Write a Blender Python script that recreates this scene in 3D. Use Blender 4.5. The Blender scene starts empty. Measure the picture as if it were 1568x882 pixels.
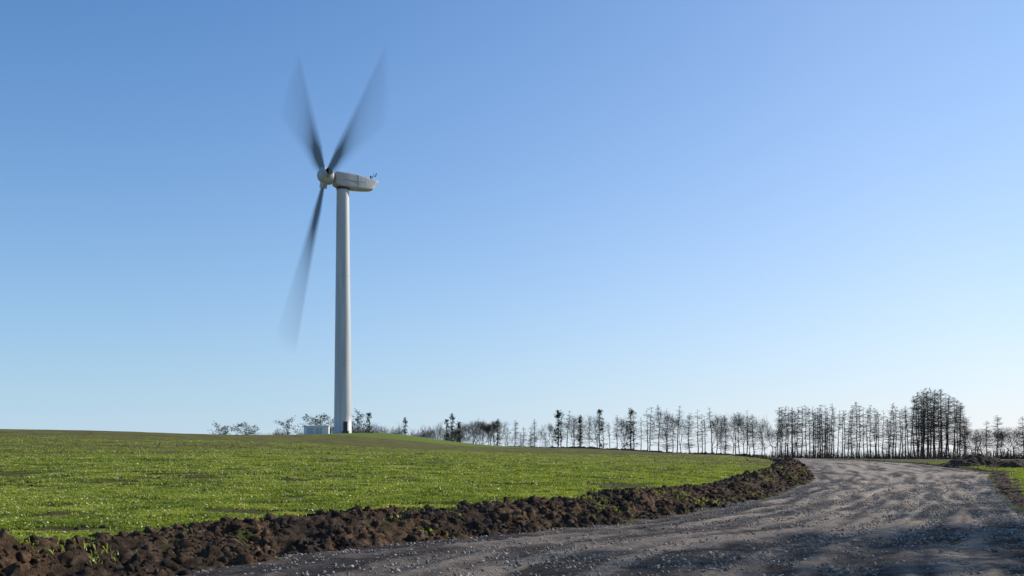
import bpy, bmesh, math, numpy as np
from mathutils import Vector, Matrix
rng=np.random.default_rng(7)
F=1524.0; YH=700.0; CH=1.6
SUN_AZ=62.0; SUN_EL=25.0
sc=bpy.context.scene
col=sc.collection

# ---------------------------------------------------------------- helpers
def P(px,py,d): return ((px-784)/F*d, d, CH-(py-YH)/F*d)
def sst(a,b,x):
    t=np.clip((x-a)/(b-a),0,1); return t*t*(3-2*t)
def mesh_obj(name,V,Fc,mat=None,smooth=False,parent=None,attrs=None,link=True):
    V=np.asarray(V,dtype=np.float32).reshape(-1,3); Fc=np.asarray(Fc,dtype=np.int32)
    me=bpy.data.meshes.new(name)
    n,k=Fc.shape
    me.vertices.add(len(V)); me.vertices.foreach_set("co",V.ravel())
    me.loops.add(n*k); me.loops.foreach_set("vertex_index",Fc.ravel())
    me.polygons.add(n); me.polygons.foreach_set("loop_start",np.arange(0,n*k,k,dtype=np.int32))
    me.polygons.foreach_set("loop_total",np.full(n,k,dtype=np.int32))
    if smooth: me.polygons.foreach_set("use_smooth",np.ones(n,dtype=bool))
    me.update(calc_edges=True)
    if attrs:
        for a,v in attrs.items():
            at=me.attributes.new(a,'FLOAT','POINT'); at.data.foreach_set("value",np.asarray(v,dtype=np.float32).ravel())
    if mat: me.materials.append(mat)
    if not link: return me
    ob=bpy.data.objects.new(name,me); col.objects.link(ob)
    if parent: ob.parent=parent
    return ob
def grid_faces(nu,nv):
    i=np.arange(nu-1)[:,None]*nv+np.arange(nv-1)[None,:]
    i=i.ravel(); return np.stack([i,i+nv,i+nv+1,i+1],1)
def empty(name,loc=(0,0,0)):
    e=bpy.data.objects.new(name,None); e.location=loc; col.objects.link(e); return e
TAB=rng.random((256,256))
def vnoise(x,y):
    xi=np.floor(x).astype(int); yi=np.floor(y).astype(int); fx=x-xi; fy=y-yi
    fx=fx*fx*(3-2*fx); fy=fy*fy*(3-2*fy)
    a=TAB[xi&255,yi&255]; b=TAB[(xi+1)&255,yi&255]; c=TAB[xi&255,(yi+1)&255]; d=TAB[(xi+1)&255,(yi+1)&255]
    return (a*(1-fx)+b*fx)*(1-fy)+(c*(1-fx)+d*fx)*fy
def fbm(x,y,s,o=4):
    r=0;a=1;t=0
    for k in range(o):
        c,sn=math.cos(k*1.1),math.sin(k*1.1)
        r=r+a*vnoise((x*c-y*sn)*s+17.3*k,(x*sn+y*c)*s+9.1*k); t+=a; a*=.5; s*=2.03
    return r/t-.5
def catmull(pts,n=12):
    p=np.array(pts,float); p=np.vstack([2*p[0]-p[1],p,2*p[-1]-p[-2]]); out=[]
    for i in range(1,len(p)-2):
        for j in range(n):
            t=j/n
            out.append(.5*((2*p[i])+(-p[i-1]+p[i+1])*t+(2*p[i-1]-5*p[i]+4*p[i+1]-p[i+2])*t*t+(-p[i-1]+3*p[i]-3*p[i+1]+p[i+2])*t**3))
    out.append(p[-2]); return np.array(out)

# ---------------------------------------------------------------- road edges
LP=[(-8,-30),(-7,0),(-5.8,8),(-4.7,13.4),(-3.6,16.3),(-1.07,19.5),(1.77,23.2),(5,28.7),(10.5,40.6),(18.3,62),(25,85),(29.7,105),(31.2,130),(27.9,160),(15,190),(-10,215),(-40,235)]
RP=[(3,-30),(4.6,0),(6.3,7),(7.9,13),(9.5,17),(11.2,21),(12.7,24.3),(15.8,31),(20.6,42),(29.4,61),(38,80),(43,103),(46,130),(42,165),(27,198),(0,225),(-32,248)]
Lc=catmull(LP,10); Rc=catmull(RP,10)
def sdist(x,y,C):
    x=np.asarray(x,float).ravel(); y=np.asarray(y,float).ravel()
    out=np.full(len(x),1e9)
    A=C[:-1]; B=C[1:]; D=B-A; L2=(D**2).sum(1)
    for s in range(0,len(x),20000):
        xs=x[s:s+20000,None]; ys=y[s:s+20000,None]
        t=np.clip(((xs-A[:,0])*D[:,0]+(ys-A[:,1])*D[:,1])/L2,0,1)
        dx=xs-(A[:,0]+t*D[:,0]); dy=ys-(A[:,1]+t*D[:,1])
        d2=dx*dx+dy*dy; k=d2.argmin(1); r=np.arange(len(k))
        sg=np.sign(D[k,0]*dy[r,k]-D[k,1]*dx[r,k])
        out[s:s+20000]=np.sqrt(d2[r,k])*np.where(sg==0,1,sg)
    return out
STEP=.35
ctrl=[]
LZ=[0,0,0,0,0,0,0,0,0,.05,.37,.9,1.43,1.8,2.9,3.2,3.0]
RZ=[0,0,0,0,0,0,0,0,.03,.15,.42,.8,1.1,1.5,2.3,2.4,2.0]
for p,z in zip(LP,LZ): ctrl.append((p[0],p[1],z))
for p,z in zip(RP,RZ): ctrl.append((p[0],p[1],z))
for q in [(0,808,18),(300,795,20),(640,775,25),(900,752,32),(1100,720,62),(0,740,35),(0,700,70),(0,670,115),(0,657,155),(300,665,170),
          (400,700,60),(400,680,110),(600,700,75),(700,690,130),(870,688,160),(1000,702,110),(526,665,194),(600,664,190),(720,683,182),(450,667,190),(200,661,165)]:
    x,y,z=P(*q); ctrl.append((x,y,z-STEP))
for q in [(1400,708,200),(1568,705,190),(1200,703,200),(1560,722,75),(1568,712,110)]:
    ctrl.append(P(*q))
ctrl+= [(-100,260,2),(-20,290,0),(60,270,-1.5),(130,220,-2),(-150,150,5),(-120,60,2),(-60,0,1),(-30,10,.3),(150,60,0),(60,30,.1),(100,110,.4),(30,10,0),(60,-30,0),(-60,-40,.5),(0,-60,0),(-200,260,2),(20,30,.05)]
ctrl=np.array(ctrl)
def tps(r2): return np.where(r2>0,.5*r2*np.log(np.maximum(r2,1e-9)),0)
S=100.
cx=ctrl[:,:2]/S; NT=len(cx)
K=tps(((cx[:,None]-cx[None])**2).sum(2))+np.eye(NT)*2e-5
Pm=np.hstack([np.ones((NT,1)),cx]); A=np.zeros((NT+3,NT+3)); A[:NT,:NT]=K; A[:NT,NT:]=Pm; A[NT:,:NT]=Pm.T
W=np.linalg.solve(A,np.concatenate([ctrl[:,2],np.zeros(3)]))
def H(x,y,dL=None):
    x=np.asarray(x,float); y=np.asarray(y,float); sh=x.shape; x=x.ravel(); y=y.ravel()
    z=np.zeros(len(x))
    for s in range(0,len(x),50000):
        a=x[s:s+50000]/S; b=y[s:s+50000]/S
        z[s:s+50000]=tps((a[:,None]-cx[:,0])**2+(b[:,None]-cx[:,1])**2)@W[:NT]+W[NT]+W[NT+1]*a+W[NT+2]*b
    far=np.sqrt((x)**2+(y-110)**2)
    w=sst(170,420,far)
    z=np.clip(z,-6,9)
    z=z*(1-w)+w*(-9-6*sst(400,3000,far))
    if dL is None:
        dL=np.full(len(x),1e9); m=far<330
        dL[m]=sdist(x[m],y[m],Lc); dL[~m]=np.where(x[~m]<0,50,-50)
    else: dL=np.asarray(dL).ravel()
    z=z+STEP*sst(.3,2.2,dL)*(1-w)
    return z.reshape(sh)
def H1(x,y): return float(H(np.array([x]),np.array([y]))[0])

# ---------------------------------------------------------------- materials
def newmat(name):
    m=bpy.data.materials.new(name); m.use_nodes=True; nt=m.node_tree; nt.nodes.clear()
    o=nt.nodes.new('ShaderNodeOutputMaterial'); return m,nt,o
def N(nt,t,**k):
    nd=nt.nodes.new(t)
    for a,b in k.items(): setattr(nd,a,b)
    return nd
def noise(nt,scale,detail=6,rough=.6,vec=None):
    nd=N(nt,'ShaderNodeTexNoise'); nd.inputs['Scale'].default_value=scale; nd.inputs['Detail'].default_value=detail; nd.inputs['Roughness'].default_value=rough
    if vec is not None: nt.links.new(vec,nd.inputs['Vector'])
    return nd.outputs['Fac']
def pos(nt,scale=(1,1,1)):
    g=N(nt,'ShaderNodeNewGeometry'); m=N(nt,'ShaderNodeMapping'); m.inputs['Scale'].default_value=scale
    nt.links.new(g.outputs['Position'],m.inputs['Vector']); return m.outputs['Vector']
def ramp(nt,fac,stops):
    r=N(nt,'ShaderNodeValToRGB'); e=r.color_ramp.elements
    while len(e)>1: e.remove(e[-1])
    e[0].position=stops[0][0]; e[0].color=(*stops[0][1],1)
    for p,c in stops[1:]:
        q=e.new(p); q.color=(*c,1)
    nt.links.new(fac,r.inputs['Fac']); return r.outputs['Color']
def setin(nt,s,v):
    if isinstance(v,(int,float)): s.default_value=v
    elif isinstance(v,tuple): s.default_value=v if len(v)==len(s.default_value) else (*v,1)
    else: nt.links.new(v,s)
def mixc(nt,fac,a,b,mode='MIX'):
    m=N(nt,'ShaderNodeMix',data_type='RGBA',blend_type=mode)
    for s,v in ((m.inputs[0],fac),(m.inputs[6],a),(m.inputs[7],b)): setin(nt,s,v)
    return m.outputs[2]
def mth(nt,op,a,b=0.,clamp=False):
    m=N(nt,'ShaderNodeMath',operation=op,use_clamp=clamp); setin(nt,m.inputs[0],a); setin(nt,m.inputs[1],b); return m.outputs[0]
def attr(nt,name):
    a=N(nt,'ShaderNodeAttribute'); a.attribute_name=name; return a.outputs['Fac']
def principled(nt,o,colr,rough=.9,bump=None,bstr=.5,bdist=.05,spec=.3):
    b=N(nt,'ShaderNodeBsdfPrincipled'); b.inputs['Roughness'].default_value=rough; b.inputs['Specular IOR Level'].default_value=spec
    setin(nt,b.inputs['Base Color'],colr)
    if bump is not None:
        bp=N(nt,'ShaderNodeBump'); bp.inputs['Strength'].default_value=bstr; bp.inputs['Distance'].default_value=bdist
        nt.links.new(bump,bp.inputs['Height']); nt.links.new(bp.outputs['Normal'],b.inputs['Normal'])
    nt.links.new(b.outputs[0],o.inputs['Surface']); return b
# ground
m_ground,nt,o=newmat('field_ground'); v=pos(nt)
soil=ramp(nt,noise(nt,1.3,8,.7,v),[(.3,(.04,.03,.014)),(.6,(.12,.09,.045)),(.75,(.24,.18,.10))])
grn=ramp(nt,noise(nt,2.2,8,.75,v),[(.3,(.055,.07,.008)),(.55,(.15,.175,.016)),(.75,(.25,.26,.035))])
patch=ramp(nt,noise(nt,.9,7,.75,pos(nt,(.5,1,1))),[(.42,(0,0,0)),(.60,(1,1,1))])
c1=mixc(nt,patch,soil,grn)
farm=attr(nt,'farfield')
olive=ramp(nt,noise(nt,.22,12,.92,pos(nt,(.6,1,1))),[(.38,(.035,.030,.012)),(.46,(.125,.11,.036)),(.54,(.18,.17,.04)),(.64,(.23,.25,.045))])
c2=mixc(nt,farm,c1,olive)
c2=mixc(nt,attr(nt,'mound'),c2,(.17,.22,.035))
principled(nt,o,c2,.95,noise(nt,7,9,.8,v),1.,.14,.1)
# road
m_road,nt,o=newmat('gravel_road'); v=pos(nt)
base=ramp(nt,noise(nt,14,8,.8,v),[(.3,(.075,.063,.056)),(.5,(.20,.17,.148)),(.7,(.42,.365,.31))])
tan=ramp(nt,noise(nt,9,8,.8,v),[(.3,(.17,.132,.10)),(.5,(.41,.335,.26)),(.7,(.62,.53,.42))])
c=mixc(nt,attr(nt,'track'),base,tan)
dk=ramp(nt,mth(nt,'ADD',noise(nt,.55,7,.75,v),attr(nt,'darken')),[(.40,(1.15,1.12,1.08)),(.54,(.66,.63,.62)),(.70,(.23,.22,.225))])
c=mixc(nt,1.,c,dk,'MULTIPLY')
principled(nt,o,c,.9,mth(nt,'ADD',noise(nt,30,6,.8,v),noise(nt,5,6,.7,v)),1.0,.08,.15)
# soil
def soilmat(name,k=1.,green=0):
    m,nt,o=newmat(name); v=pos(nt)
    c=ramp(nt,noise(nt,5,8,.75,v),[(.3,(.022*k,.0155*k,.011*k)),(.5,(.075*k,.052*k,.035*k)),(.72,(.23*k,.17*k,.115*k))])
    big=ramp(nt,noise(nt,.7,4,.6,v),[(.4,(.6,.6,.62)),(.65,(1.6,1.4,1.2))])
    c=mixc(nt,1.,c,big,'MULTIPLY')
    if green:
        gm=ramp(nt,noise(nt,.8,6,.7,pos(nt,(1,1,.5))),[(.58,(0,0,0)),(.66,(1,1,1))])
        c=mixc(nt,gm,c,(.06,.075,.016))
    principled(nt,o,c,.95,noise(nt,14,8,.75,v),1.,.10,.12); return m
m_soil=soilmat('turned_soil',1.,1); m_clod=soilmat('soil_clods',1.2)
m_stone,nt,o=newmat('gravel_stones')
c=ramp(nt,noise(nt,6,3,.6,pos(nt)),[(.3,(.10,.085,.07)),(.5,(.28,.245,.205)),(.7,(.55,.49,.41))]); principled(nt,o,c,.9,None,spec=.15)
def leafmat(name,stops,sc_,tr=.45,det=5):
    m,nt,o=newmat(name); c=ramp(nt,noise(nt,sc_,det,.75,pos(nt)),stops)
    d=N(nt,'ShaderNodeBsdfDiffuse'); t=N(nt,'ShaderNodeBsdfTranslucent'); g=N(nt,'ShaderNodeBsdfGlossy'); g.inputs['Roughness'].default_value=.4
    nt.links.new(c,d.inputs[0]); nt.links.new(c,t.inputs[0]); x=N(nt,'ShaderNodeMixShader'); x.inputs[0].default_value=tr
    nt.links.new(d.outputs[0],x.inputs[1]); nt.links.new(t.outputs[0],x.inputs[2])
    y=N(nt,'ShaderNodeMixShader'); y.inputs[0].default_value=.05; nt.links.new(x.outputs[0],y.inputs[1]); nt.links.new(g.outputs[0],y.inputs[2])
    nt.links.new(y.outputs[0],o.inputs['Surface']); return m
m_grass=leafmat('crop_leaves',[(.34,(.12,.165,.012)),(.5,(.27,.33,.022)),(.66,(.48,.50,.07))],.55,.5,8)
m_needle=leafmat('needles',[(.3,(.02,.030,.014)),(.7,(.05,.065,.025))],.8,.25)
m_bark,nt,o=newmat('bark'); c=ramp(nt,noise(nt,3,5,.6,pos(nt)),[(.3,(.045,.037,.030)),(.7,(.13,.105,.082))]); principled(nt,o,c,.9,None,spec=.2)
m_white,nt,o=newmat('turbine_paint')
v=pos(nt,(1,1,.06)); c=ramp(nt,noise(nt,1.5,6,.6,v),[(.3,(.40,.40,.395)),(.65,(.54,.54,.53))]); principled(nt,o,c,.45,None,spec=.4)
m_dark,nt,o=newmat('dark_metal'); principled(nt,o,(.05,.05,.055),.5)
m_seam,nt,o=newmat('panel_seam'); principled(nt,o,(.14,.14,.14),.7)
m_cab,nt,o=newmat('cabinet_paint'); c=ramp(nt,noise(nt,2,5,.6,pos(nt)),[(.3,(.66,.66,.64)),(.7,(.8,.8,.77))]); principled(nt,o,c,.6)
m_blade,nt,o=newmat('moving_blade')
d=N(nt,'ShaderNodeBsdfPrincipled'); d.inputs['Base Color'].default_value=(.17,.18,.19,1); d.inputs['Roughness'].default_value=.6
t=N(nt,'ShaderNodeBsdfTransparent'); x=N(nt,'ShaderNodeMixShader'); nt.links.new(attr(nt,'cover'),x.inputs[0]); nt.links.new(t.outputs[0],x.inputs[1]); nt.links.new(d.outputs[0],x.inputs[2]); nt.links.new(x.outputs[0],o.inputs['Surface'])

# ---------------------------------------------------------------- ground
def axis(c):
    out=[0.]; 
    while out[-1]<6000: out.append(out[-1]+.26+.012*out[-1])
    out=np.array(out); return np.concatenate([-out[:0:-1],out])+c
def relief(x,y):
    """ploughed unevenness of the field, metres"""
    return fbm(x*.6,y,1.5,4)*.20+fbm(x,y,.25,2)*.14
gx=axis(-2.); gy=axis(24.)
X,Y=np.meshgrid(gx,gy,indexing='ij'); xf=X.ravel(); yf=Y.ravel()
near=(np.abs(xf)<330)&(yf>-120)&(yf<360)
dL=np.where(xf<0,60.,-60.); dR=np.where(xf<0,60.,-60.)
dL[near]=sdist(xf[near],yf[near],Lc); dR[near]=sdist(xf[near],yf[near],Rc)
Z=H(xf,yf,dL)
inside=sst(.0,.8,-dL)*sst(.0,.8,dR)
Z+= -.15*inside
nearf=near&(np.hypot(xf,yf)<190)
Z[nearf]+=relief(xf[nearf],yf[nearf])*(1-inside[nearf])*sst(1.5,4,np.abs(dL[nearf]))*sst(190,150,np.hypot(xf[nearf],yf[nearf]))
farfield=sst(45,100,yf+.2*xf+30*fbm(xf,yf,.03,3))
farfield=np.where(xf>35,farfield*.2,farfield)
mound=sst(1,.55,np.hypot((xf+20)/30,(yf-186)/16)+.25*fbm(xf,yf,.2,3))*.9
mesh_obj('ground',np.stack([xf,yf,Z],1),grid_faces(len(gx),len(gy)),m_ground,True,attrs={'farfield':farfield,'mound':mound})

# ---------------------------------------------------------------- road
def resample(C,step0,growth,smax=1.5):
    seg=np.hypot(*(C[1:]-C[:-1]).T); s=np.concatenate([[0],np.cumsum(seg)]); tt=[]
    q=0.
    while q<s[-1]:
        tt.append(q); yy=np.interp(q,s,C[:,1]); q+=min(smax,step0+growth*max(0,yy-25)) if yy>5 else 1.
    tt=np.array(tt); return tt/s[-1],s/s[-1],tt
tq,sL,sm=resample(Lc,.07,.006)
idx=np.interp(tq,sL,np.arange(len(Lc)))
def at(C,idx): return np.stack([np.interp(idx,np.arange(len(C)),C[:,0]),np.interp(idx,np.arange(len(C)),C[:,1])],1)
Lp=at(Lc,idx); Rp=at(Rc,idx); nv=150
w=np.linspace(-.035,1.035,nv)
RX=Lp[:,None,0]*(1-w)+Rp[:,None,0]*w; RY=Lp[:,None,1]*(1-w)+Rp[:,None,1]*w
z=H(RX,RY)
wob=fbm(RX,RY,.12,2)*.10
ww=np.broadcast_to(w,RX.shape)+wob
tr=sum(a*np.exp(-((ww-c)/s)**2) for c,s,a in ((.22,.025,.6),(.34,.035,1),(.46,.025,.8),(.62,.04,1),(.74,.025,.9),(.86,.03,.5)))
edge=np.broadcast_to(sst(0,.04,w)*sst(0,.04,1-w),RX.shape)
along=fbm(ww*26,sm[:,None]*.22+0*ww,1.,4)
z=z+.02-.12*(1-edge)-.06*tr*edge+.10*along+.05*fbm(RX,RY,.8,2)+.06*fbm(RX,RY,2.2,3)+.05*fbm(RX,RY,6,2)
track=np.clip(tr*.75+along*2.4+.30*sst(.1,.5,ww),0,1)*(.45+.55*sst(18,36,RY))
darken=(-along*.8-.18*tr+.10*(1-sst(0,.25,ww))*(1-sst(35,60,RY))+.10*(1-sst(15,19,RY))+.01)  # wet low spots; also darker on the near left side and in the foreground
mesh_obj('gravel_road',np.stack([RX.ravel(),RY.ravel(),z.ravel()],1),grid_faces(len(tq),nv),m_road,True,attrs={'track':track,'darken':darken})

# ---------------------------------------------------------------- banks of turned soil
def bank(name,C,side,hfun,width,step0,clods,seed,o0=0.):
    tq,s,_=resample(C,step0,.006,1.2); idx=np.interp(tq,s,np.arange(len(C))); p=at(C,idx)
    T=np.gradient(p,axis=0); T/=np.hypot(*T.T)[:,None]
    Nn=np.stack([-T[:,1],T[:,0]],1)*side
    for c in (0,1): Nn[:,c]=np.convolve(np.pad(Nn[:,c],20,mode='edge'),np.ones(41)/41,mode='valid')
    nv=76; v=np.linspace(-.35,width,nv)[None,:]
    off=1.0*fbm(p[:,0]+seed,p[:,1],.6,4)[:,None]+o0
    BX=p[:,None,0]+Nn[:,None,0]*(v+off); BY=p[:,None,1]+Nn[:,None,1]*(v+off)
    hb=hfun(p[:,1])[:,None]*(1+1.5*fbm(p[:,0],p[:,1]+seed,.55,3)[:,None])
    prof=sst(-.25,width*.40,v+.8*fbm(BX,BY,1.3,2))*(1-sst(width*.42,width*.97,v))
    env=sst(-.35,.1,v)*(1-sst(width*.8,width,v))
    base=H(BX,BY)
    dd=fbm(BX,BY,1.9,4); d2=np.abs(fbm(BX,BY,3.2,5)); d3=fbm(BX+5,BY,9,4)
    st=np.floor((dd*3+d3)*4)/12.
    z=base-.10*(1-env)+hb*prof+env*(dd*.36+(.10-d2)*.9+d3*.28+st*.12)*np.clip(hb*2,.3,1)
    mesh_obj(name,np.stack([BX.ravel(),BY.ravel(),z.ravel()],1),grid_faces(len(tq),nv),m_soil,False)
    yy=p[:,1]; wt=np.where(yy>5,1./(1+np.maximum(0,yy-25)/18),0.02)*np.gradient(tq); wt/=wt.sum()
    i=rng.choice(len(tq),clods,p=wt); j=np.clip((rng.beta(1.3,1.3,clods)*nv),2,nv-3).astype(int)
    k=fbm(BX[i,j],BY[i,j],1.3,3)+.2*rng.random(clods)>.02
    i,j=i[k],j[k]
    return np.stack([BX[i,j],BY[i,j],z[i,j]],1)
def rock_template(sub,seed,rough):
    bm=bmesh.new(); bmesh.ops.create_icosphere(bm,subdivisions=sub,radius=1)
    V=np.array([v.co[:] for v in bm.verts]); Fa=np.array([[v.index for v in f.verts] for f in bm.faces]); bm.free()
    g=np.random.default_rng(seed)
    for _ in range(9):
        nrm=g.normal(0,1,3); nrm/=np.linalg.norm(nrm); c=.45+.4*g.random(); dd=V@nrm; V=V-np.clip(dd-c,0,None)[:,None]*nrm
    V*=1+rough*(g.random((len(V),1))-.5)
    return V,Fa
def rocks(name,pts,size,mat,flat=.7,sub=1,rough=.35,ntp=8):
    VV=[];FF=[];base=0
    grp=rng.integers(ntp,size=len(pts))
    for t_ in range(ntp):
        V,Fa=rock_template(sub,900+t_,rough); m=grp==t_; n=m.sum(); nvt=len(V)
        vv=V[None]*(1+.25*(rng.random((n,nvt,1))-.5))
        a=rng.random(n)*6.28; sc3=np.stack([.6+.8*rng.random(n),.6+.8*rng.random(n),flat*(.6+.7*rng.random(n))],1)
        vv=vv*sc3[:,None]
        tl=(rng.random(n)-.5)*2.; ct,st=np.cos(tl)[:,None],np.sin(tl)[:,None]
        y=vv[...,1]*ct-vv[...,2]*st; zz=vv[...,1]*st+vv[...,2]*ct
        ca,sa=np.cos(a)[:,None],np.sin(a)[:,None]
        x=vv[...,0]*ca-y*sa; y=vv[...,0]*sa+y*ca
        vv=np.stack([x,y,zz],-1)*size[m][:,None,None]+pts[m][:,None]
        VV.append(vv.reshape(-1,3)); FF.append((Fa[None]+base+nvt*np.arange(n)[:,None,None]).reshape(-1,3)); base+=n*nvt
    mesh_obj(name,np.concatenate(VV),np.concatenate(FF),mat)
hL=lambda y: .26+.44*sst(45,68,y)-.42*sst(75,110,y)
c1=bank('soil_bank',Lc,1,hL,2.9,.05,30000,0,-.1)
sz=.012+.036*rng.random(len(c1))**2+.11*rng.random(len(c1))**10+.0006*c1[:,1]
big=sz>.055
rocks('soil_clods',c1[big]-np.array([0,0,.015]),sz[big],m_clod,.8,2,.28); rocks('soil_crumbs',c1[~big],sz[~big],m_clod,.8,1,.4)
hR=lambda y: .03+.05*sst(40,60,y)
c2=bank('soil_verge',Rc,-1,hR,1.5,.10,2500,40,.1)
sz=.012+.05*rng.random(len(c2))**3+.0003*c2[:,1]; rocks('verge_clods',c2,sz,m_clod,.7)
# gravel
n=60000; yy=11+50*rng.random(n)**1.8
ok=(np.arange(len(Lc))<120); okR=ok[:len(Rc)]
lx=np.interp(yy,Lc[ok,1],Lc[ok,0]); rx=np.interp(yy,Rc[okR,1],Rc[okR,0])
u=rng.random(n); u=np.where(rng.random(n)<.3,np.where(rng.random(n)<.5,u*.12,1-u*.12),u)
xx=lx+(rx-lx)*u
keep=fbm(xx,yy,.8,3)+.25*rng.random(n)>.03; xx=xx[keep];yy=yy[keep]
pt=np.stack([xx,yy,H(xx,yy)+.014],1); sz=.007+.032*rng.random(len(xx))**3+.0002*yy
rocks('gravel',pt,sz,m_stone,.6)

# ---------------------------------------------------------------- crop and verge grass
def blades(name,x,y,z,h,wd,k,mat,spread=.05):
    n=len(x); x=np.repeat(x,k)+rng.normal(0,spread,n*k); y=np.repeat(y,k)+rng.normal(0,spread,n*k); z=np.repeat(z,k)
    h=np.repeat(h,k)*(.6+.7*rng.random(n*k)); wd=np.repeat(wd,k)*(.7+.6*rng.random(n*k)); n=n*k
    a=rng.random(n)*6.28; b=rng.random(n)*6.28; l=.2+.8*rng.random(n)
    dx,dy=np.cos(a),np.sin(a); ex,ey=np.cos(b)*h*l,np.sin(b)*h*l
    p0=np.stack([x-dx*wd/2,y-dy*wd/2,z-.02],1); p1=np.stack([x+dx*wd/2,y+dy*wd/2,z-.02],1)
    p2=np.stack([x+ex*.4+dx*wd*.4,y+ey*.4+dy*wd*.4,z+h*.65],1); p3=np.stack([x+ex,y+ey,z+h*(1-.35*l)],1)
    V=np.stack([p0,p1,p2,p3],1).reshape(-1,3); i=4*np.arange(n)[:,None]
    Fa=np.concatenate([i+np.array([[0,1,2]]),i+np.array([[0,2,3]])],0)
    mesh_obj(name,V,Fa,mat)
def field_pts(n,y0,y1,pw,thr):
    y=y0+(y1-y0)*rng.random(n)**pw; x=(-.62+ (1.0)*rng.random(n))*y-3+rng.random(n)*3
    d=sdist(x,y,Lc); patchy=fbm(x*.45,y,1.1,5)*1.5+.9*fbm(x*.3,y,.16,3)-.0035*np.maximum(0,y-40)
    m=(d>2.0+1.2*fbm(x,y,.8,3))&(patchy+.22*(rng.random(n)-.5)>thr)
    return x[m],y[m],d[m]
def gz(x,y,d):
    z=H(x,y,d)
    return z+relief(x,y)*sst(1.5,4,np.abs(d))*sst(190,150,np.hypot(x,y))
x,y,d=field_pts(220000,14,62,1.35,-.13); blades('crop_grass',x,y,gz(x,y,d),.06+.0005*y,.009+.0003*y,4,m_grass)
x,y,d=field_pts(90000,58,125,1.15,-.20); blades('crop_grass',x,y,gz(x,y,d),.06+.0003*y,.012+.0003*y,3,m_grass,.12)
k=rng.random(len(c1))<.09; k&=fbm(c1[:,0],c1[:,1],.5,3)>.06
q=c1[k]; blades('bank_grass',q[:,0],q[:,1],q[:,2],np.full(len(q),.09),np.full(len(q),.012),8,m_grass,.12)
n=90000; y=8+100*rng.random(n)**1.3; x=.2*y+rng.random(n)*.6*y+4; d=sdist(x,y,Rc)
m=(d<-.9-.9*fbm(x,y,.5,3))&(d>-28)&(fbm(x,y,.7,4)+.15*(rng.random(n)-.5)>-.07); x,y,d=x[m],y[m],d[m]
dl=sdist(x,y,Lc)
blades('verge_grass',x,y,H(x,y,dl)+relief(x,y)*sst(1.5,4,np.abs(dl)),.08+.0008*y,.010+.0004*y,4,m_grass)
n=9000; y=15+90*rng.random(n)**1.3; x=(-.6+rng.random(n))*y; d=sdist(x,y,Lc); m=(d>2.2)&(fbm(x*.3,y,.16,3)<.05); x,y,d=x[m],y[m],d[m]
rocks('field_clods',np.stack([x,y,gz(x,y,d)],1),.02+.05*rng.random(len(x))**3+.0006*y,m_clod,.7)

# soil heaps beyond the right verge
def pile(cxp,cyp,rx,ry,h,seed):
    n=90; u=np.linspace(-1.3,1.3,n); U,V_=np.meshgrid(u,u,indexing='ij')
    r=np.sqrt(U*U+V_*V_)+.5*fbm(U+seed,V_,1.5,3); x=cxp+U*rx; y=cyp+V_*ry
    z=H(x,y)-.15+h*(1-sst(0,1.15,r))+.5*h*np.abs(fbm(x,y,1.2,4))*(1-sst(.5,1.2,r))
    mesh_obj('soil_heap',np.stack([x.ravel(),y.ravel(),z.ravel()],1),grid_faces(n,n),m_soil,False)
x_,y_,_=P(1490,700,96); pile(x_,y_,4.2,2.2,1.3,3)
x_,y_,_=P(1560,702,92); pile(x_,y_,4.0,2.2,1.0,13)

# ---------------------------------------------------------------- turbine
TX,TY=(525-784)/F*194,194.; TZ=H1(TX,TY)
# rotor attitude solved from the turbine's real-world position
def rotor_model(q):
    psi,tau,cone,dl_,R_,sw=q; off=3.1/math.cos(psi)
    a=np.array([-math.cos(psi)*math.cos(tau),-math.sin(psi)*math.cos(tau),math.sin(tau)])
    u=np.array([math.sin(psi),-math.cos(psi),0]); up=np.cross(u,a); up=up if up[2]>0 else -up
    hub=np.array([TX,TY,CH+(YH-274)/F*194])+np.array([-math.cos(psi),-math.sin(psi),0])*off
    out=[]
    for th in (math.pi/3+dl_-sw/2,math.pi/3+dl_+sw/2,-math.pi/3+dl_+sw/2,-math.pi/3+dl_-sw/2,math.pi+dl_-sw/2,math.pi+dl_+sw/2):
        p=hub+R_*(math.sin(th)*u+math.cos(th)*up)*math.cos(cone)+a*R_*math.sin(cone)
        out+= [784+F*p[0]/p[1],YH-F*(p[2]-CH)/p[1]]
    return np.array(out)
tgt=np.array([585,78,597,200, 455,88,424,188, 448,554,417,528],float)
q=np.array([.4,.1,.03,.3,35.,.38])
for it in range(60):
    r0=rotor_model(q); J=np.zeros((12,6))
    for k in range(6):
        e=q.copy(); hstep=1e-4; e[k]+=hstep; J[:,k]=(rotor_model(e)-r0)/hstep
    dq=np.linalg.solve(J.T@J+1e-3*np.diag(np.diag(J.T@J)),J.T@(tgt-r0)); q=q+np.clip(dq,-.1,.1)*np.array([1,1,1,1,10,1])
    q[1]=np.clip(q[1],0,.16); q[2]=np.clip(q[2],0,.08)
PSI,TAU,cone,DEL,R,SW=q
tb=empty('wind_turbine',(TX,TY,TZ))
hubz=CH+(YH-274)/F*194-TZ
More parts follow.
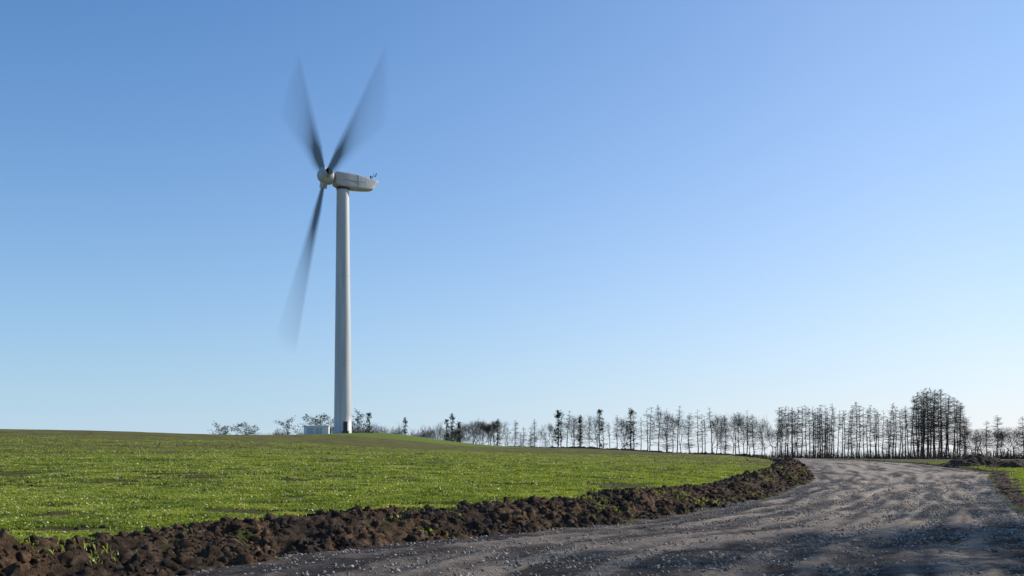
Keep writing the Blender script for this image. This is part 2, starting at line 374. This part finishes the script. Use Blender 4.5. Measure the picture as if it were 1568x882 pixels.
def lathe(name,prof,seg,mat,parent,axis='z',loc=(0,0,0)):
    a=np.linspace(0,2*math.pi,seg,endpoint=False); V=[]
    for r,h in prof:
        c=np.stack([r*np.cos(a),r*np.sin(a),np.full(seg,h)],1)
        if axis=='x': c=c[:,[2,0,1]]
        V.append(c)
    V=np.concatenate(V)+np.array(loc); Fa=[]
    for i in range(len(prof)-1):
        for j in range(seg): Fa.append((i*seg+j,i*seg+(j+1)%seg,(i+1)*seg+(j+1)%seg,(i+1)*seg+j))
    return mesh_obj(name,V,Fa,mat,True,parent)
top=hubz-1.75
lathe('tower',[(1.95,-.6),(1.95,.12),(1.74,.14)]+[(1.72-(1.72-1.2)*t,.15+(top-.15)*t) for t in np.linspace(0,1,14)],48,m_white,tb)
for i,f in enumerate((.30,.64)):
    r=1.72-(.52)*f+.012; lathe('flange_%d'%i,[(r-.03,top*f-.07),(r,top*f-.06),(r,top*f+.06),(r-.03,top*f+.07)],48,m_white,tb)
def box(name,c,s,mat,parent,bev=.03,rotz=0):
    bm=bmesh.new(); bmesh.ops.create_cube(bm,size=1); 
    for v in bm.verts: v.co=Vector((v.co.x*s[0],v.co.y*s[1],v.co.z*s[2]))
    if bev: bmesh.ops.bevel(bm,geom=bm.edges[:],offset=bev,segments=2,affect='EDGES')
    me=bpy.data.meshes.new(name); bm.to_mesh(me); bm.free(); me.materials.append(mat)
    o_=bpy.data.objects.new(name,me); o_.location=c; o_.rotation_euler=(0,0,rotz); col.objects.link(o_); o_.parent=parent; return o_
box('tower_door',(.75,-1.58,1.5),(.8,.12,1.9),m_dark,tb,.02,.44)
box('door_steps',(.85,-1.95,.35),(1.1,.7,.5),m_dark,tb,.02,.44)
head=bpy.data.objects.new('nacelle_head',None); col.objects.link(head); head.parent=tb; head.location=(0,0,hubz); head.rotation_euler=(0,0,PSI)
kx=1/math.cos(PSI)
secs=[(-1.55,.95,.70,-1.1,0),(-1.5,1.2,1.0,-1.4,0),(-.9,1.35,1.06,-1.70,0),(.5,1.38,1.08,-1.82,0),(2.3,1.34,1.0,-1.80,0),(3.6,1.24,.83,-1.72,0),(4.9,1.04,.62,-1.55,0),(5.6,.90,.50,-1.40,-.25),(6.2,.82,.40,-1.1,-.8),(6.3,.65,.30,-.9,-.85)]
V=[];seg=44
for x_,hw,zt,zb,sl in secs:
    zc=(zt+zb)/2; hh=(zt-zb)/2
    for j in range(seg):
        a=2*math.pi*j/seg; c_,s_=math.cos(a),math.sin(a); e=.2; zz=hh*math.copysign(abs(s_)**e,s_)
        V.append(((x_+sl*(hh-zz)/(2*hh))*kx*.99,hw*math.copysign(abs(c_)**e,c_),zc+zz))
Fa=[(i*seg+j,i*seg+(j+1)%seg,(i+1)*seg+(j+1)%seg,(i+1)*seg+j) for i in range(len(secs)-1) for j in range(seg)]
nac=mesh_obj('nacelle',V,Fa,m_white,False,head)
for nm,k in (('nacelle_rear',(len(secs)-1)*seg),('nacelle_front',0)):
    vv=np.array(V[k:k+seg]); c0=vv.mean(0); mesh_obj(nm,np.vstack([vv,c0]),[(j,(j+1)%seg,seg) for j in range(seg)],m_white,False,head)
lathe('yaw_ring',[(1.26,-2.2),(1.28,-1.75)],40,m_dark,head)
box('seam',(1.5*kx,-1.38,-.45),(4.0*kx,.04,.05),m_seam,head,0)
box('seam_vertical',(2.3*kx,-1.345,-.4),(.05,.03,2.5),m_seam,head,0)
for nm,c,s in (('mast',(5.3*kx,.0,1.2),(.07,.07,1.8)),('mast_arm',(5.4*kx,0,1.4),(1.2,.06,.06)),('anemometer',(5.95*kx,0,1.75),(.14,.14,.8)),('wind_vane',(5.0*kx,0,1.1),(.3,.06,.5)),('rail',(4.8*kx,.4,1.0),(1.6,.06,.06)),('lightning_rod',(4.2*kx,.4,1.0),(.05,.05,.7))):
    o_=box(nm,c,s,m_dark,head,0)
    if nm in('mast','anemometer'): o_.rotation_euler=(0,.45,0)
rot=bpy.data.objects.new('rotor',None); col.objects.link(rot); rot.parent=head; rot.location=(-3.1*kx,0,0); rot.rotation_euler=(0,TAU,0)
lathe('spinner',[(.01,-1.6),(.42,-1.53),(.84,-1.28),(1.2,-.85),(1.4,-.2),(1.45,.5),(1.42,1.15),(1.2,1.45),(.01,1.46)],40,m_white,rot,'x')
def chord(r): return np.interp(r,[1,2,7,18,30,34,36],[1.5,1.7,3.2,2.2,1.5,1.2,.8])
for bi,th0 in enumerate((math.pi/3+DEL,math.pi+DEL,-math.pi/3+DEL)):
    nr,na=80,70
    rr=np.concatenate([np.linspace(1.2,8,25),np.linspace(8.2,R,nr-25)])
    V=[];al=[]
    for r in rr:
        w_=chord(r)/r; half=(SW+w_)/2; ang=np.linspace(-half,half,na)
        lo=np.maximum(ang-w_/2,-SW/2); hi=np.minimum(ang+w_/2,SW/2); cov=np.clip(hi-lo,0,None)/SW
        sg=(-1 if bi!=2 else 1)
        cov=cov*(1.0+.45*np.clip(sg*ang/half,-1,1))
        tip=1-sst(R-4,R,r)*.8
        th=th0+ang
        y_=-np.sin(th)*r*math.cos(cone); z_=np.cos(th)*r*math.cos(cone); x_=np.full(na,-math.sin(cone)*r)
        V.append(np.stack([x_,y_,z_],1)); al.append(np.clip(cov*tip*1.15*(1+.25*(1-sst(8,22,r))),0,1))
    mesh_obj('blade_%d'%(bi+1),np.concatenate(V),grid_faces(len(rr),na),m_blade,True,rot,attrs={'cover':np.concatenate(al)})
    lc=lathe('blade_root_%d'%(bi+1),[(.75,.8),(.72,1.6),(.70,2.3)],20,m_white,rot); lc.rotation_euler=(th0,0,0)
kx_=(485-784)/F*188; kz=H1(kx_,188.)
kb=empty('transformer_cabinet',(kx_,188,kz))
box('body',(0,0,.5),(4.6,2.4,1.9),m_cab,kb,.04,.1); box('roof',(0,0,1.52),(4.9,2.7,.14),m_cab,kb,.03,.1)
box('door_left',(-.9,-1.31,.5),(1.2,.05,1.5),m_white,kb,.01,.1); box('door_right',(.6,-1.16,.5),(1.2,.05,1.5),m_white,kb,.01,.1)

# ---------------------------------------------------------------- trees
def tubes(P0,P1,r0,r1):
    P0=np.array(P0);P1=np.array(P1);r0=np.array(r0);r1=np.array(r1); n=len(P0)
    D=P1-P0; D/=np.linalg.norm(D,axis=1)[:,None]+1e-9
    ref=np.where(np.abs(D[:,2:3])>.8,np.array([[1,0,0]]),np.array([[0,0,1]])); U=np.cross(D,ref); U/=np.linalg.norm(U,axis=1)[:,None]; Wv=np.cross(D,U)
    V=np.zeros((n,6,3))
    for k in range(3):
        a=2.0944*k; d=U*math.cos(a)+Wv*math.sin(a); V[:,k]=P0+d*r0[:,None]; V[:,3+k]=P1+d*r1[:,None]
    i=6*np.arange(n)[:,None]; Fa=np.concatenate([i+np.array([[k,(k+1)%3,3+(k+1)%3,3+k]]) for k in range(3)])
    return V.reshape(-1,3),Fa
def seglist(): return [[],[],[],[]]
def addseg(S_,a,b,r,s): S_[0].append(a);S_[1].append(b);S_[2].append(r);S_[3].append(s)
def larch(seed,dense=1.,crown=.35,wide=1.,lean=.0):
    g=np.random.default_rng(seed); Hh=15.; S_=seglist(); pts=[]
    n=12; wob=np.cumsum(g.normal(0,.07,(n+1,2)),0)
    for i in range(n+1): t=i/n; pts.append(np.array([wob[i,0]+lean*t*t,wob[i,1],Hh*t]))
    for i in range(n): addseg(S_,pts[i],pts[i+1],.17*(1-i/n)+.03,.17*(1-(i+1)/n)+.02)
    nb=int(80*dense)
    for _ in range(nb):
        t=crown+(1-crown)*g.random()**.9 if g.random()<.9 else .12+g.random()*crown
        k=min(int(t*n),n-1); p=pts[k]+(pts[k+1]-pts[k])*(t*n-k)
        L_=wide*(.35+2.7*(1-t)**.75*min(1,(t-crown*.5)*4+.3))*(.4+.9*g.random()); L_=max(L_,.15); a=g.random()*6.28
        d=np.array([math.cos(a),math.sin(a),.15-.4*g.random()+ .6*max(0,t-.7)]); 
        q=p; r=.03*(1-t)+.018; m=4
        for s in range(m):
            d2=d+np.array([0,0,-.16+.2*s])+g.normal(0,.12,3); e=q+d2*L_/m; addseg(S_,q,e,r,r*.75); r*=.78
            for _k in range(3 if dense<1.3 else 4):
                u=q+(e-q)*g.random(); w_=g.normal(0,1,3)*np.array([1,1,.7])+d*.8; w_/=np.linalg.norm(w_); l=(.2+.5*g.random())*min(1,L_)
                addseg(S_,u,u+w_*l,.013,.007)
            q=e
    return tubes(*S_)
def broad(seed,spread=.5,levels=5,hh=12.):
    g=np.random.default_rng(seed); S_=seglist()
    def rec(p,d,L_,r,lv):
        m=3; q=p
        for s in range(m):
            d=d+g.normal(0,.10,3)+np.array([0,0,.05]); d=d/np.linalg.norm(d); e=q+d*L_/m; addseg(S_,q,e,r,r*.86); r*=.86; q=e
            if lv>0 and s>0 and lv<levels:
                for _ in range(1): ch(q,d,L_,r,lv)
        if lv>0:
            for _ in range(2 if lv<levels else 4): ch(q,d,L_,r,lv)
    def ch(q,d,L_,r,lv):
        dd=d+g.normal(0,spread,3)+np.array([0,0,.12]); dd/=np.linalg.norm(dd)
        rec(q,dd,L_*(.62+.22*g.random()),max(r*.62,.012),lv-1)
    rec(np.zeros(3),np.array([0,0,1.]),3.4,.20,levels)
    V,Fa=tubes(*S_); V*=hh/V[:,2].max(); return V,Fa
def conifer(seed,crown=.15,wide=1.,tuft=7,open_=False):
    g=np.random.default_rng(seed); S_=seglist(); Hh=15.; C=[]
    for i in range(10): addseg(S_,np.array([.1*math.sin(i),0,1.5*i]),np.array([.1*math.sin(i+1),0,1.5*(i+1)]),.25*(1-i/10)+.02,.25*(1-(i+1)/10)+.02)
    nb=75 if not open_ else 40
    for _ in range(nb):
        t=crown+(1-crown)*g.random()**1.05; p=np.array([0,0,Hh*t]); a=g.random()*6.28
        L_=wide*((.3+2.9*(1-t)**.8) if not open_ else (1.0+3.0*math.sqrt(max(.02,1-((t-.62)/.42)**2))))*(.35+.9*g.random())
        d=np.array([math.cos(a),math.sin(a),-.15+.3*g.random() if not open_ else .3]); q=p
        for s in range(4):
            e=q+(d+g.normal(0,.1,3))*L_/4; addseg(S_,q,e,.05*(1-s/4)+.01,.05*(1-(s+1)/4)+.01); q=e
            if s>0 or L_<1: C+= [(q+g.normal(0,.18,3),.38 if not open_ else .55)]*tuft
    V1,F1=tubes(*S_)
    cc=np.array([c for c,_ in C]); rr=np.array([r for _,r in C]); n=len(cc)
    cen=cc+g.normal(0,1,(n,3))*rr[:,None]*np.array([.6,.6,.35]); s=.16+.12*g.random(n)
    tri=cen[:,None]+g.normal(0,1,(n,3,3))*s[:,None,None]*.75
    return (V1,F1),(tri.reshape(-1,3),np.arange(3*n).reshape(-1,3))
def me_(name,VF,mat): return mesh_obj(name,VF[0],VF[1],mat,False,link=False)
larches=[me_('larch_%d'%i,larch(100+i,d,c,w,l),m_bark) for i,(d,c,w,l) in enumerate([(1,.4,1,0),(1.1,.5,.9,.4),(.9,.35,1.1,-.4),(1.5,.3,1.2,0),(.7,.55,.8,.3),(1.8,.25,1.1,0),(.6,.5,1.,-.2),(1.2,.45,1.3,.2)])]
broads=[me_('bare_%d'%i,broad(200+i,s,5,15.),m_bark) for i,s in enumerate([.42,.5,.6,.38])]
conm=[]
for i,(c,w,o_,tf) in enumerate([(.15,.8,False,3),(.25,1.,False,3),(.35,1.,True,6),(.45,1.2,True,6),(.3,.7,False,3),(.2,1.1,False,7)]):
    a,b=conifer(300+i,c,w,tf,o_); conm.append((me_('conwood_%d'%i,a,m_bark),me_('conneedle_%d'%i,b,m_needle)))
def place(kind,idx,x,y,h,parent=None,sx=1.,name='tree'):
    z0=H1(x,y); s=h/15.; sxy=s*sx; rz=rng.random()*6.28
    if kind=='c':
        p=bpy.data.objects.new(name,None); col.objects.link(p); p.location=(x,y,z0-.2); p.scale=(sxy,sxy,s); p.rotation_euler=(0,0,rz)
        if parent: p.parent=parent
        for nm,m in (('trunk',conm[idx][0]),('needles',conm[idx][1])):
            o_=bpy.data.objects.new(nm,m); col.objects.link(o_); o_.parent=p
        return
    m=(larches if kind=='l' else broads)[idx]
    o_=bpy.data.objects.new(name,m); col.objects.link(o_); o_.location=(x,y,z0-.2); o_.scale=(sxy,sxy,s); o_.rotation_euler=(0,0,rz)
    if parent: o_.parent=parent
def put(kind,idx,px,top,d,parent=None,sx=1.,name='tree'):
    x=(px-784)/F*d; place(kind,idx,x,d,max(CH-(top-YH)/F*d-H1(x,d),2.),parent,sx,name)
for px,top,d,i,sx in [(337,649,300,2,.9),(345,655,310,3,.8),(364,649,305,3,.9),(378,648,300,2,1.),(386,654,310,2,.9),(441,641,300,2,1.),(477,638,300,2,1.),(491,636,305,3,1.),(506,637,300,2,1.),(547,631,290,2,.9),(565,631,290,1,1.),
                     (620,639,290,0,1.),(684,641,270,1,1.),(692,633,270,0,1.1),(703,645,272,4,1.2),(762,641,255,0,1.1),(855,627,240,4,1.2),(918,626,235,1,1.),(966,624,228,0,1.15),(888,636,238,4,1.)]:
    put('c',i,px,top,d,name='pine_tree' if i in(2,3) else 'spruce_tree',sx=sx)
rowL=empty('bare_tree_row'); rowR=empty('larch_tree_row')
def dd(px): return np.interp(px,[330,600,800,1000,1200,1400,1568],[305,295,255,228,205,190,185])
def topy(px): return np.interp(px,[330,400,440,520,600,700,740,800,860,920,1000,1060,1130,1160,1200,1300,1395,1402,1445,1470,1485,1520,1568],[655,651,652,640,640,641,637,641,628,626,619,620,623,632,619,614,616,588,594,612,645,640,638])
for px in np.arange(395,720,8.):
    if 425<px<435: continue
    put('b',rng.integers(4),px+rng.normal(0,3),topy(px)+rng.random()*12+1,dd(px)+rng.random()*15,rowL,.9,'bare_tree')
for px in (728,735,741,747,754): put('b',rng.integers(4),px,637+rng.random()*4,250,rowL,1.3,'bare_tree')
px=780.
while px<1190:
    k='l' if rng.random()<.7 else 'b'; put(k,rng.integers(8 if k=='l' else 4),px,topy(px)+abs(rng.normal(0,11)),dd(px)+rng.random()*14,rowR,1.15 if k=='l' else .7,'larch')
    px+=3+rng.random()*10
px=1190.
while px<1480:
    put('l',rng.integers(8),px,topy(px)+abs(rng.normal(0,10)),dd(px)+rng.random()*16,rowR,1.05,'larch'); px+=1.6+rng.random()*5.5
px=1404.
while px<1475:
    put('l',int(rng.choice([3,5,0,7])),px,topy(px)+abs(rng.normal(0,7)),dd(px)+8+rng.random()*16,rowR,1.1,'larch'); px+=5+rng.random()*6
for px,tp,k,i in [(1488,648,'b',0),(1500,652,'b',2),(1512,643,'l',3),(1527,634,'l',5),(1540,650,'b',1),(1553,648,'b',2),(1566,636,'l',3),(1580,640,'l',5),(1600,630,'b',0),(1630,630,'l',3),(1480,640,'l',5),(1495,655,'l',3),(1505,656,'b',1),(1534,655,'b',3),(1548,655,'b',0)]:
    put(k,i,px,tp,180+rng.random()*8,rowR,1.3,'larch')
# plantation to the right of the track, outside the view, that shades it
for (sx_,sy_,dist,h,k,i) in [(5,14.2,20,11,'l',5),(7.5,15.2,21,11,'l',3),(5,19.5,19,9,'l',5),(8.5,21.5,20,11,'l',3),(10.5,27,20,10,'l',5),(3.5,12.4,22,11,'c',1),(1.5,14.2,24,12,'l',5),(-.5,15.2,26,12,'l',3),(14,33,22,10,'l',5),(8,17.6,17,9,'b',1),(17,41,22,9,'c',1)]:
    a=math.radians(SUN_AZ); place(k,i,sx_+dist*math.sin(a),sy_+dist*math.cos(a),h,None,1.2,{'c':'spruce_tree','l':'larch_tree','b':'bare_tree'}[k])
# scrub under the trees
g=rng; S_=seglist()
for _ in range(9000):
    px=g.uniform(1000,1580) if g.random()<.8 else g.uniform(720,1000); d=dd(px)-4+g.random()*14; x=(px-784)/F*d; hgt=(.5+1.5*g.random()**2)*(1.3 if px>1180 else .8)
    S_[0].append((x,d,0));S_[1].append((x+g.normal(0,.35),d+g.normal(0,.3),hgt)); S_[2].append(.04); S_[3].append(.015)
P0=np.array(S_[0]);P1=np.array(S_[1]); zz=H(P0[:,0],P0[:,1])-.1; P0[:,2]+=zz;P1[:,2]+=zz
V,Fa=tubes(P0,P1,S_[2],S_[3]); mesh_obj('scrub',V,Fa,m_bark)

# ---------------------------------------------------------------- sky, sun, camera
STR=.12
w_=bpy.data.worlds.new('World'); sc.world=w_; w_.use_nodes=True; nt=w_.node_tree; nt.nodes.clear()
sky=nt.nodes.new('ShaderNodeTexSky'); sky.sky_type='NISHITA'; sky.sun_disc=False; sky.sun_elevation=math.radians(SUN_EL); sky.sun_rotation=math.radians(SUN_AZ)
sky.air_density=1.0; sky.dust_density=.5; sky.ozone_density=2.5; sky.altitude=100
tc=nt.nodes.new('ShaderNodeTexCoord'); sp=nt.nodes.new('ShaderNodeSeparateXYZ'); nt.links.new(tc.outputs['Generated'],sp.inputs[0])
zz_=mth(nt,'MAXIMUM',sp.outputs['Z'],0.)
dp=N(nt,'ShaderNodeVectorMath',operation='DOT_PRODUCT'); nt.links.new(tc.outputs['Generated'],dp.inputs[0])
ea,aa=math.radians(SUN_EL),math.radians(SUN_AZ); dp.inputs[1].default_value=(math.sin(aa)*math.cos(ea),math.cos(aa)*math.cos(ea),math.sin(ea))
d2=mth(nt,'POWER',mth(nt,'MAXIMUM',dp.outputs['Value'],0.),2.)
hz=mth(nt,'POWER',2.718,mth(nt,'MULTIPLY',zz_,-5.0))
amt=mth(nt,'ADD',mth(nt,'MULTIPLY',hz,.97),mth(nt,'MULTIPLY',d2,.22),True)
tint=mixc(nt,1.,sky.outputs[0],(.22,.80,1.30),'MULTIPLY')
hcol=mixc(nt,mth(nt,'MULTIPLY',d2,1.7,True),(.57/STR,.71/STR,.84/STR),(.94/STR,.95/STR,.96/STR))
fin=mixc(nt,amt,tint,hcol)
bg=nt.nodes.new('ShaderNodeBackground'); bg.inputs['Strength'].default_value=STR
ow=nt.nodes.new('ShaderNodeOutputWorld'); nt.links.new(fin,bg.inputs[0]); nt.links.new(bg.outputs[0],ow.inputs[0])
sd=bpy.data.lights.new('sun','SUN'); sd.energy=5.; sd.angle=math.radians(.5); sd.color=(1,.92,.80)
so=bpy.data.objects.new('sun',sd); col.objects.link(so); so.rotation_euler=(math.radians(90-SUN_EL),0,math.radians(180-SUN_AZ)); so.location=(60,30,60)
cd=bpy.data.cameras.new('camera'); cd.lens=F/1568*36; cd.sensor_width=36; cd.shift_y=(YH-441)/1568; cd.clip_end=20000; cd.clip_start=.1
co=bpy.data.objects.new('camera',cd); col.objects.link(co); co.location=(0,0,CH); co.rotation_euler=(math.pi/2,0,0); sc.camera=co
sc.view_settings.view_transform='Standard'; sc.view_settings.look='None'; sc.view_settings.exposure=0
